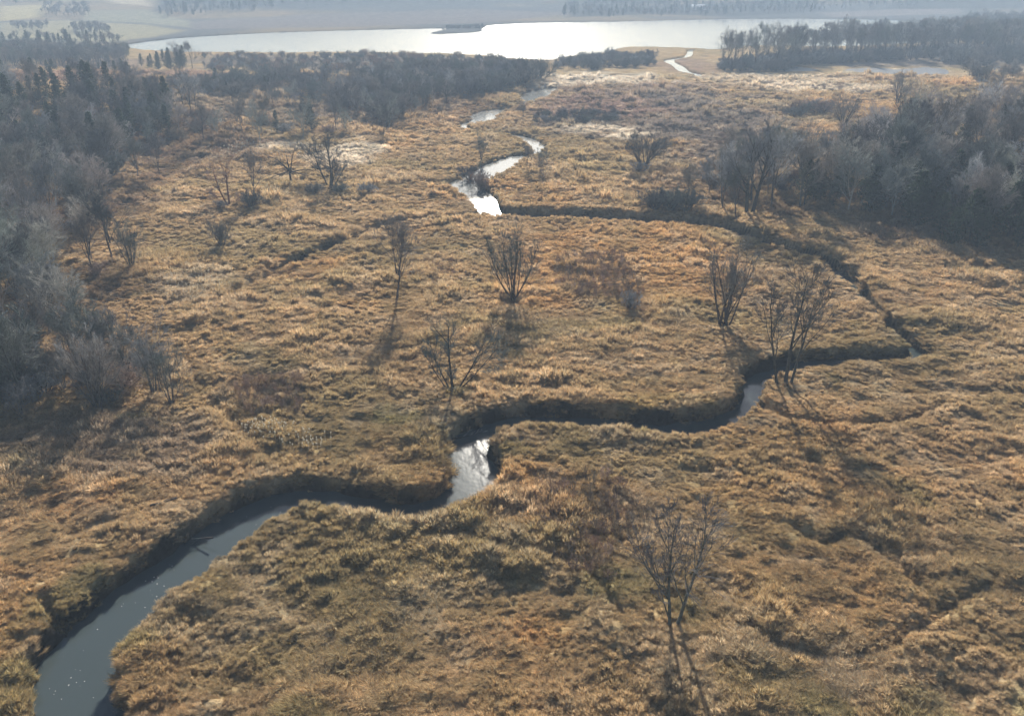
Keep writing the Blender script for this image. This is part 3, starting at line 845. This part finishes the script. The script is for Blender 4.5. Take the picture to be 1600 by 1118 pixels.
def wood(pts, n, gap, keys, hs, name, label, cat, group, wide=1.0):
    P = fill(pts, n, gap)
    hh = [random.uniform(*hs) for _ in P]
    if len(P) > 7:
        hh[int(np.argmax(hh))] *= 1.08
    sx = P[:, 0] / P[:, 1]
    seen = np.abs(sx) < .56 * np.hypot(P[:, 1], CAM_H) / P[:, 1]
    special = {}
    def mark(i, word):
        if i not in special: special[i] = word
    if len(P) > 7 and seen.sum() > 5:
        vis = np.nonzero(seen)[0]
        h = np.array(hh)
        mark(vis[np.argmax(h[vis])], "tallest"); mark(vis[np.argmin(P[vis, 1])], "nearest")
        mark(vis[np.argmin(sx[vis])], "leftmost"); mark(vis[np.argmax(sx[vis])], "rightmost")
        mark(vis[np.argmax(P[vis, 1])], "farthest")
    for i, p in enumerate(P):
        lab = f"{special[i]} {label}" if i in special else label
        plant(name, random.choice(keys), p, hh[i], lab, cat, group, wide=wide * random.uniform(.85, 1.2))

WOODS = [f"wood{i}" for i in range(5)]; PALES = [f"pale{i}" for i in range(3)]; STEMS = [f"stems{i}" for i in range(3)]
SHR = [f"shrub{i}" for i in range(3)]; CED = [f"cedar{i}" for i in range(3)]; CEB = ["cedarbush0", "cedarbush1"]

LEFT1 = [(-70, 300), (120, 305), (185, 350), (185, 400), (160, 440), (130, 490), (90, 520), (-70, 540)]
wood(LEFT1, 30, 5.0, WOODS + STEMS[:1], (9, 13), "bare_tree", "leafless grey tree in the wood along the left edge", "tree", "trees of the left wood")
wood(LEFT1, 22, 4.6, PALES, (9, 12), "pale_tree", "pale barked bare tree in the wood along the left edge", "tree", "pale trees of the left wood")
wood(LEFT1, 16, 4.5, SHR, (1.8, 3.2), "shrub", "dark undergrowth shrub in the wood along the left edge", "shrub", "undergrowth of the left wood", 1.2)
LEFT2 = [(30, 560), (130, 545), (230, 570), (240, 610), (190, 640), (110, 630), (30, 600)]
wood(LEFT2, 11, 2.4, STEMS + WOODS[:2], (6.5, 9), "bare_tree", "slender bare tree in the thicket at the left, above the shaded grass", "tree", "trees of the left thicket")
wood(LEFT2, 9, 2.2, SHR, (2.0, 3.4), "shrub", "dark shrub in the thicket at the left, above the shaded grass", "shrub", "shrubs of the left thicket", 1.1)
wood([(-90, 560), (40, 560), (60, 640), (-90, 660)], 10, 3.0, STEMS + WOODS, (8, 11), "bare_tree", "bare tree at the left frame edge beside the thicket", "tree", "trees at the left edge")
LEFT3 = [(-60, 268), (-60, 185), (150, 180), (300, 185), (420, 195), (560, 195), (615, 212), (580, 218), (440, 228), (330, 228), (250, 250), (190, 285), (60, 300)]
wood(LEFT3, 44, 5.8, WOODS, (9, 13), "bare_tree", "leafless tree in the dark wood behind the left meadow", "tree", "trees of the dark wood")
wood([(-60, 260), (-60, 190), (150, 180), (270, 190), (240, 240), (120, 270)], 34, 5, CED, (8.5, 12.5), "cedar", "dark green conical cedar in the dark wood at the left", "conifer tree", "cedars of the dark wood")
wood(LEFT3, 30, 5, SHR, (2.5, 4.5), "shrub", "dark shrub in the dark wood behind the left meadow", "shrub", "undergrowth of the dark wood", 1.3)
RIGHT1 = [(1235, 322), (1300, 325), (1400, 345), (1480, 380), (1600, 396), (1690, 400), (1690, 250), (1400, 255), (1290, 280)]
wood(RIGHT1, 28, 5.4, WOODS, (11, 15), "bare_tree", "leafless tree in the dark wood on the right", "tree", "trees of the right wood")
wood(RIGHT1, 34, 5.0, PALES, (11, 15), "pale_tree", "pale barked bare tree in the dark wood on the right", "tree", "pale trees of the right wood")
wood([(1235, 326), (1300, 330), (1400, 350), (1480, 385), (1600, 398), (1690, 402), (1690, 340), (1500, 330), (1380, 310), (1260, 305)], 48, 3.2, CEB + CED, (6, 10), "cedar",
     "dark evergreen at the foot of the right wood", "conifer tree", "evergreens of the right wood")
stand("pale_tree", "pale1", 1572, 366, 268, "white limbed dead tree at the far right front of the wood", rz=.5)
RIGHT2 = [(1085, 300), (1120, 270), (1240, 265), (1290, 285), (1230, 320), (1110, 325)]
wood(RIGHT2, 13, 4.5, WOODS, (8, 12), "bare_tree", "bare tree in the thin grove behind the upper ditch", "tree", "trees of the thin grove")
wood(RIGHT2, 14, 3.5, SHR, (2, 3.6), "shrub", "grey brown shrub in the thin grove behind the upper ditch", "shrub", "shrubs of the thin grove", 1.2)
KNOLL = [(1500, 150), (1530, 130), (1640, 120), (1650, 160), (1560, 168)]
wood(KNOLL, 13, 4.5, WOODS[:3], (6, 9), "bare_tree", "bare tree on the small knoll at the right edge", "tree", "trees of the knoll")
wood(KNOLL, 9, 4, SHR, (3, 5), "shrub", "dark shrub on the small knoll at the right edge", "shrub", "shrubs of the knoll", 1.2)
wood([(1228, 176), (1250, 172), (1300, 174), (1290, 184), (1240, 184)], 9, 2.5, SHR, (3, 4.5), "shrub", "dark shrub in the clump left of the lone round tree", "shrub", "shrub clump on the right", 1.2)
FARW = [(1128, 112), (1230, 111), (1262, 101), (1420, 94), (1600, 90), (1680, 88), (1680, 82), (1420, 86), (1240, 94), (1128, 104)]
wood(FARW, 58, 5.5, ["wood0", "wood1", "wood3", "twin_trunk"], (15, 20), "tall_tree", "tall bare tree in the front rows of the lakeside wood", "tree", "front trees of the lakeside wood", .8)
wood([(0, 110), (300, 115), (500, 160), (300, 165), (100, 160), (0, 165)], 22, 9, CED + CEB, (3.5, 6.5), "cedar", "small cedar scattered on the rosy hillside at the left", "conifer tree", "cedars on the hillside")
wood([(205, 104), (260, 98), (310, 100), (300, 112), (220, 116)], 14, 4, CED, (5.5, 9.5), "cedar", "dark cedar in the clump before the lake's left end", "conifer tree", "cedar clump by the lake")
stand(T_, "wood1", 281, 108, 66, "left of the two bare trees standing up against the lake", rz=.3)
stand(T_, "wood3", 301, 108, 64, "right of the two bare trees standing up against the lake", rz=.3)

# ---- far woods that read as one mass
def joined(key):
    t, c, _, H = KIND[key]
    n = len(t.vertices)
    def arr(me):
        v = np.empty(len(me.vertices) * 3, np.float32); me.vertices.foreach_get("co", v)
        f = np.empty(len(me.loops), np.int32); me.loops.foreach_get("vertex_index", f)
        return v.reshape(-1, 3), f.reshape(-1, 4)
    v1, f1 = arr(t); v2, f2 = arr(c)
    me = mesh_np("whole_" + key, np.vstack([v1, v2]) / H, np.vstack([f1, f2 + n]), t.materials[0])
    me.materials.append(c.materials[0])
    me.polygons.foreach_set("material_index", np.r_[np.zeros(len(f1), np.int32), np.ones(len(f2), np.int32)])
    a = me.attributes.new("blade", 'FLOAT_COLOR', 'POINT')
    col = np.ones((len(v1) + len(v2), 4), np.float32)
    if "blade" in c.attributes:
        q = np.empty(len(v2) * 4, np.float32); c.attributes["blade"].data.foreach_get("color", q); col[n:] = q.reshape(-1, 4)
    a.data.foreach_set("color", col.ravel())
    return me

def mass(name, parts, keys, label, cat):
    coll = unlinked_collection(name + "_kind", [joined(k) for k in keys])
    P, S, K = [], [], []
    for pts, n, gap, hs, ks in parts:
        q = fill(pts, n, gap)
        h = RNG.uniform(hs[0], hs[1], len(q))
        P.append(q); S.append(np.stack([h * RNG.uniform(.9, 1.3, len(q)), h * RNG.uniform(.9, 1.3, len(q)), h], 1))
        K.append(RNG.choice([keys.index(k) for k in ks], len(q)))
    P = np.vstack(P); n = len(P)
    rot = np.zeros((n, 3)); rot[:, 2] = RNG.uniform(0, 6.28, n)
    return scatter(name, coll, P, rot, np.vstack(S), np.concatenate(K), None, label, cat)

mass("far_wood", [
    ([(530, 178), (560, 135), (700, 118), (835, 126), (815, 138), (690, 160), (600, 200)], 190, 4, (6, 10), ("wood0", "wood1", "pale0", "shrub0")),
    ([(300, 172), (540, 178), (560, 130), (420, 125), (320, 150)], 60, 5.5, (4, 8), ("pale0", "wood3", "shrub0", "shrub2")),
    ([(0, 106), (60, 108), (200, 104), (205, 92), (60, 86), (0, 88)], 190, 3.5, (6, 10), ("wood0", "wood1", "wood3")),
    ([(330, 112), (560, 118), (830, 118), (815, 98), (600, 90), (320, 90)], 380, 4, (2, 4.5), ("wood0", "pale0", "shrub1", "shrub2")),
    ([(870, 112), (1010, 104), (1020, 92), (960, 88), (880, 98)], 110, 3.5, (2.5, 5.5), ("wood1", "shrub0", "shrub2")),
    ([(1240, 90), (1420, 84), (1700, 82), (1700, 60), (1500, 64), (1330, 76)], 260, 6, (12, 17), ("wood0", "wood1", "wood3")),
    ([(1490, 60), (1750, 58), (1750, 34), (1560, 38), (1500, 48)], 300, 8, (8, 14), ("wood0", "wood1")),
    ([(1128, 114), (1230, 112), (1262, 102), (1420, 95), (1600, 91), (1680, 89), (1680, 80), (1420, 84), (1240, 92), (1128, 104)], 260, 3, (3, 7), ("shrub0", "shrub2", "wood0")),
    ([(1480, 102), (1700, 104), (1700, 90), (1480, 94)], 60, 4, (5, 9), ("wood0", "shrub0")),
], ["wood0", "wood1", "wood2", "wood3", "pale0", "shrub0", "shrub1", "shrub2"], "hazy bare woods around the near lake shore", "woodland")
mass("wood_interior", [
    ([(-120, 262), (-120, 180), (150, 180), (300, 188), (420, 198), (560, 200), (590, 212), (440, 222), (330, 222), (240, 246), (180, 280), (60, 296)], 50, 5, (6, 11), ("pale0", "pale0", "cedar1", "shrub2")),
    ([(-140, 300), (110, 308), (160, 350), (150, 420), (110, 480), (-140, 530)], 8, 4, (4, 8), ("pale0", "stems0")),
    ([(1270, 300), (1320, 322), (1400, 340), (1480, 374), (1600, 388), (1760, 395), (1760, 235), (1420, 240), (1310, 270)], 40, 5, (6, 11), ("pale0", "cedar1")),
    ([(-160, 560), (20, 570), (30, 650), (-160, 660)], 16, 3, (4, 9), ("wood1", "stems0", "shrub2")),
], ["wood0", "wood1", "wood2", "pale0", "stems0", "cedar1", "shrub0", "shrub2"], "tangled inner trees and undergrowth filling the marsh-side woods", "woodland")
mass("distant_groves", [
    ([(80, 33), (128, 33), (128, 25), (80, 26)], 120, 7, (3, 9), ("wood0", "wood1")),
    ([(120, 53), (160, 54), (158, 46), (126, 46)], 70, 5, (3, 8), ("wood0", "wood1")),
    ([(28, 49), (62, 49), (60, 43), (32, 43)], 45, 5, (2.5, 7), ("wood0", "wood1")),
    ([(0, 24), (95, 20), (90, 8), (0, 10)], 200, 9, (6, 11), ("wood0", "wood1", "cedar0")),
    ([(250, 33), (470, 22), (470, 6), (280, 8)], 600, 7, (4, 11), ("wood0", "wood1", "cedar0")),
    ([(470, 24), (760, 16), (760, 6), (480, 8)], 260, 12, (6, 11), ("wood0", "wood1")),
    ([(880, 28), (1000, 27), (1280, 22), (1280, 12), (900, 10)], 620, 6.5, (4, 10), ("wood0", "wood1", "cedar0")),
    ([(1280, 20), (1700, 16), (1700, 6), (1300, 10)], 500, 8, (4, 10), ("wood0", "wood1")),
    ([(-150, 5), (1750, 5), (1750, -20), (-150, -20)], 1500, 24, (8, 14), ("wood0", "wood1", "cedar0")),
    ([(690, 46), (748, 45), (752, 40), (700, 41)], 90, 3, (.8, 2.2), ("shrub0",)),
    ([(0, 72), (60, 74), (180, 72), (160, 66), (40, 66)], 50, 7, (5, 9), ("wood0", "cedar0")),
], ["wood0", "wood1", "shrub0", "cedar0"], "blue distant groves and hedges on the hills beyond the lake", "woodland")
mass("low_brush", [
    ([(860, 200), (900, 150), (1100, 140), (1250, 170), (1260, 240), (1100, 270), (960, 190)], 520, 2.2, (.7, 1.5), ("shrub1", "weed0")),
    ([(840, 182), (960, 178), (960, 196), (850, 196)], 40, 2.5, (1.5, 3), ("shrub0", "shrub2")),
    ([(200, 180), (560, 160), (480, 130), (200, 140)], 150, 4, (1.5, 3.5), ("shrub0", "shrub1", "shrub2")),
    ([(1180, 150), (1500, 160), (1500, 130), (1180, 130)], 130, 4, (.8, 1.8), ("shrub1", "weed0")),
    ([(1240, 300), (1690, 300), (1690, 180), (1420, 190), (1300, 240)], 110, 4, (2, 4), ("shrub0", "shrub2")),
], ["shrub0", "shrub1", "shrub2", "weed0"], "low grey brown brush across the middle marsh", "brush")
mass("dead_weeds", [
    ([(870, 405), (960, 395), (1000, 440), (995, 488), (930, 470), (870, 455)], 170, .8, (.7, 1.5), ("weed0", "weed1")),
    ([(840, 760), (960, 740), (1010, 800), (930, 850), (850, 830)], 60, .8, (.7, 1.6), ("weed0", "weed1")),
    ([(360, 590), (470, 590), (470, 650), (370, 650)], 60, .8, (.8, 1.5), ("weed0", "weed1")),
    ([(860, 870), (960, 850), (960, 900), (870, 890)], 14, .8, (.7, 1.4), ("weed0",)),
    ([(660, 420), (720, 400), (720, 440), (680, 450)], 25, .9, (.6, 1.3), ("weed0", "weed1")),
], ["weed0", "weed1"], "brown dead weeds standing in patches in the grass", "weeds")

# ------------------------------------------------------------------ small things
# seed heads of cattails and reeds
def seed_heads():
    tb = Tubes(); V, F = [], []; n0 = 0
    regs = [([(230, 445), (330, 425), (350, 460), (290, 480)], 130), ([(360, 660), (430, 668), (520, 692), (500, 712), (400, 690)], 75),
            ([(370, 668), (415, 672), (425, 688), (385, 684)], 25), ([(300, 240), (420, 225), (600, 240), (560, 260), (400, 250)], 160)]
    P = np.vstack([fill(p, n, .3) for p, n in regs])
    m = len(P); hh = RNG.uniform(.5, 1.15, m)
    top = P + np.stack([RNG.normal(0, .15, m), RNG.normal(0, .15, m), hh], 1)
    t = np.linspace(0, 1, 3)[None, :, None]
    tb.add(P[:, None] * (1 - t) + top[:, None] * t, np.full((m, 3), .012), 3)
    far = np.where(P[:, 1] > 150, 1.8, 1.0)
    t = np.linspace(0, 1, 5)
    prof = np.array([.015, .07, .1, .06, .01])
    H = top[:, None] + np.array([0, 0, 1.])[None, None] * (t[None, :, None] * .24 * far[:, None, None])
    tb.add(H, prof[None] * far[:, None] * RNG.uniform(.5, 1.0, (m, 1)), 5)
    return tb.mesh("seed_heads", M["fluff"])
tag(ob("seed_heads", seed_heads()), "pale fluffy cattail seed heads standing above the grass", "cattails", kind="stuff")

# pale flecks drifting on the front stream
def flecks():
    V, F = [], []
    spots = [(265, 870, 16, 14), (245, 910, 10, 14), (240, 930, 14, 12), (100, 1090, 25, 16), (215, 945, 20, 8), (120, 1060, 15, 10), (190, 905, 12, 8), (410, 800, 30, 10), (128, 1000, 30, 8)]
    i = 0
    for px, py, sp, n in spots:
        for _ in range((n + 1) // 2):
            p = at(px + RNG.normal(0, sp), py + RNG.normal(0, sp * .7), WATER_Z)
            if line_dist(STREAM, np.array([p[0]]), np.array([p[1]]))[0][0] > -.9: continue
            k = 6; rad = RNG.uniform(.02, .065); a0 = RNG.uniform(0, 6)
            ring = [(p[0] + rad * RNG.uniform(.5, 1.2) * math.cos(a0 + j * 1.047), p[1] + rad * RNG.uniform(.5, 1.2) * math.sin(a0 + j * 1.047), WATER_Z + .006 + i * .00002) for j in range(k)]
            n0 = len(V); V += ring
            F += [(n0, n0 + 1, n0 + 2, n0 + 3), (n0, n0 + 3, n0 + 4, n0 + 5)]; i += 1
    return mesh_np("floating_flecks", V, F, M["foam"])
tag(ob("floating_flecks", flecks()), "pale foam and leaf flecks drifting on the front stream", "foam", kind="stuff")

# fallen branches over the stream
def fallen(name, a, b, rad, label, seed, dz=(.3, .3)):
    r = np.random.default_rng(seed)
    A, B = at(*a, WATER_Z), at(*b, WATER_Z)
    A[2] += dz[0]; B[2] += dz[1]
    L = np.linalg.norm(B - A)
    P, Rd = branches(r, A[None], (B - A)[None], np.array([L]), np.array([rad]), np.array([rad * .4]), 8, .07, 0)
    tr, cr = Tubes(), Tubes()
    tr.add(P - A[None, None], Rd, 6)
    Q, Rq, Lq = sprout(r, P - A[None, None], Rd, np.array([L]), 6, .3, 1, (.5, 1.0), .3, .5, 4, .12, .03, .02)
    cr.add(Q, Rq, 4)
    Q2, R2, _ = sprout(r, Q, Rq, Lq, 3, .3, 1, (.4, .9), .5, .6, 3, .12, .02, .012)
    cr.add(Q2, R2, 3)
    t = ob(name, None, loc=A)
    ob("stem", tr.mesh(name + "_stem", M["dark_bark"]), t); ob("twigs", cr.mesh(name + "_twigs", M["twig"]), t)
    return tag(t, label, "branch")
fallen("fallen_branch", (335, 850), (292, 842), .07, "dead branch reaching from the right bank into the front stream", 5, (.7, .1))
fallen("fallen_branch", (706, 692), (762, 684), .07, "thin fallen branch lying across the bright stream bend", 6, (.5, .7))
fallen("fallen_branch", (240, 818), (282, 806), .1, "pale dead limb lying on the left stream bank", 8, (1.9, 2.1))

# farm buildings beyond the lake
def barn(px, py, L, W, Hh, rz, label):
    p = at(px, py); p[2] = zat(p[0], p[1]) - .3
    e = ob("farm_building", None, loc=p); e.rotation_euler.z = rz
    x, y, h, rf = L / 2, W / 2, Hh, Hh * 1.5
    V = [(-x, -y, 0), (x, -y, 0), (x, y, 0), (-x, y, 0), (-x, -y, h), (x, -y, h), (x, y, h), (-x, y, h), (-x, 0, rf), (x, 0, rf)]
    wm = bpy.data.meshes.new("barn_wall")
    wm.from_pydata(V, [], [(0, 1, 5, 4), (2, 3, 7, 6), (1, 2, 6, 9, 5), (3, 0, 4, 8, 7)]); wm.materials.append(M["wall"])
    ob("wall", wm, e)
    o = .5; s = (rf - h) / y
    V = [(-x - o, -y - o, h - o * s + .12), (x + o, -y - o, h - o * s + .12), (x + o, 0, rf + .12), (-x - o, 0, rf + .12), (x + o, y + o, h - o * s + .12), (-x - o, y + o, h - o * s + .12)]
    V += [(a, b, c + .15) for a, b, c in V]
    rm = bpy.data.meshes.new("barn_roof")
    rm.from_pydata(V, [], [(0, 1, 2, 3), (3, 2, 4, 5), (6, 9, 8, 7), (9, 11, 10, 8), (0, 6, 7, 1), (4, 10, 11, 5), (1, 7, 8, 2), (2, 8, 10, 4), (3, 9, 6, 0), (5, 11, 9, 3)]); rm.materials.append(M["roof"])
    ob("roof", rm, e)
    dm = bpy.data.meshes.new("barn_door")
    dm.from_pydata([(-2, -y - .06, .3), (2, -y - .06, .3), (2, -y - .06, h * .8), (-2, -y - .06, h * .8), (-2, -y + .05, .3), (2, -y + .05, .3), (2, -y + .05, h * .8), (-2, -y + .05, h * .8)], [],
                   [(0, 1, 2, 3), (1, 5, 6, 2), (4, 0, 3, 7), (3, 2, 6, 7)]); dm.materials.append(M["dark"])
    ob("door", dm, e)
    return tag(e, label, "building")
barn(452, 9, 40, 16, 6, .1, "long pale roofed farm building beyond the lake's left half")
barn(1091, 20, 16, 10, 4, -.2, "small white farm building on the hill behind the lake, right of centre")

# ------------------------------------------------------------------ haze
hb = bpy.data.meshes.new("haze")
X0, X1, Y0, Y1, Z0, Z1 = -9000, 9000, -60, 9300, -6, 62
hb.from_pydata([(X0, Y0, Z0), (X1, Y0, Z0), (X1, Y1, Z0), (X0, Y1, Z0), (X0, Y0, Z1), (X1, Y0, Z1), (X1, Y1, Z1), (X0, Y1, Z1)], [],
               [(0, 3, 2, 1), (4, 5, 6, 7), (0, 1, 5, 4), (1, 2, 6, 5), (2, 3, 7, 6), (3, 0, 4, 7)])
hm = bpy.data.materials.new("haze"); hm.use_nodes = True
hm.node_tree.nodes.remove(hm.node_tree.nodes["Principled BSDF"])
pv = hm.node_tree.nodes.new("ShaderNodeVolumePrincipled")
pv.inputs["Color"].default_value = (.47, .6, .77, 1)
pv.inputs["Density"].default_value = .00065
pv.inputs["Anisotropy"].default_value = 0.0
hm.node_tree.links.new(pv.outputs[0], hm.node_tree.nodes["Material Output"].inputs["Volume"])
hb.materials.append(hm)
tag(ob("haze", hb), "pale blue haze filling the valley air", "haze", kind="stuff")
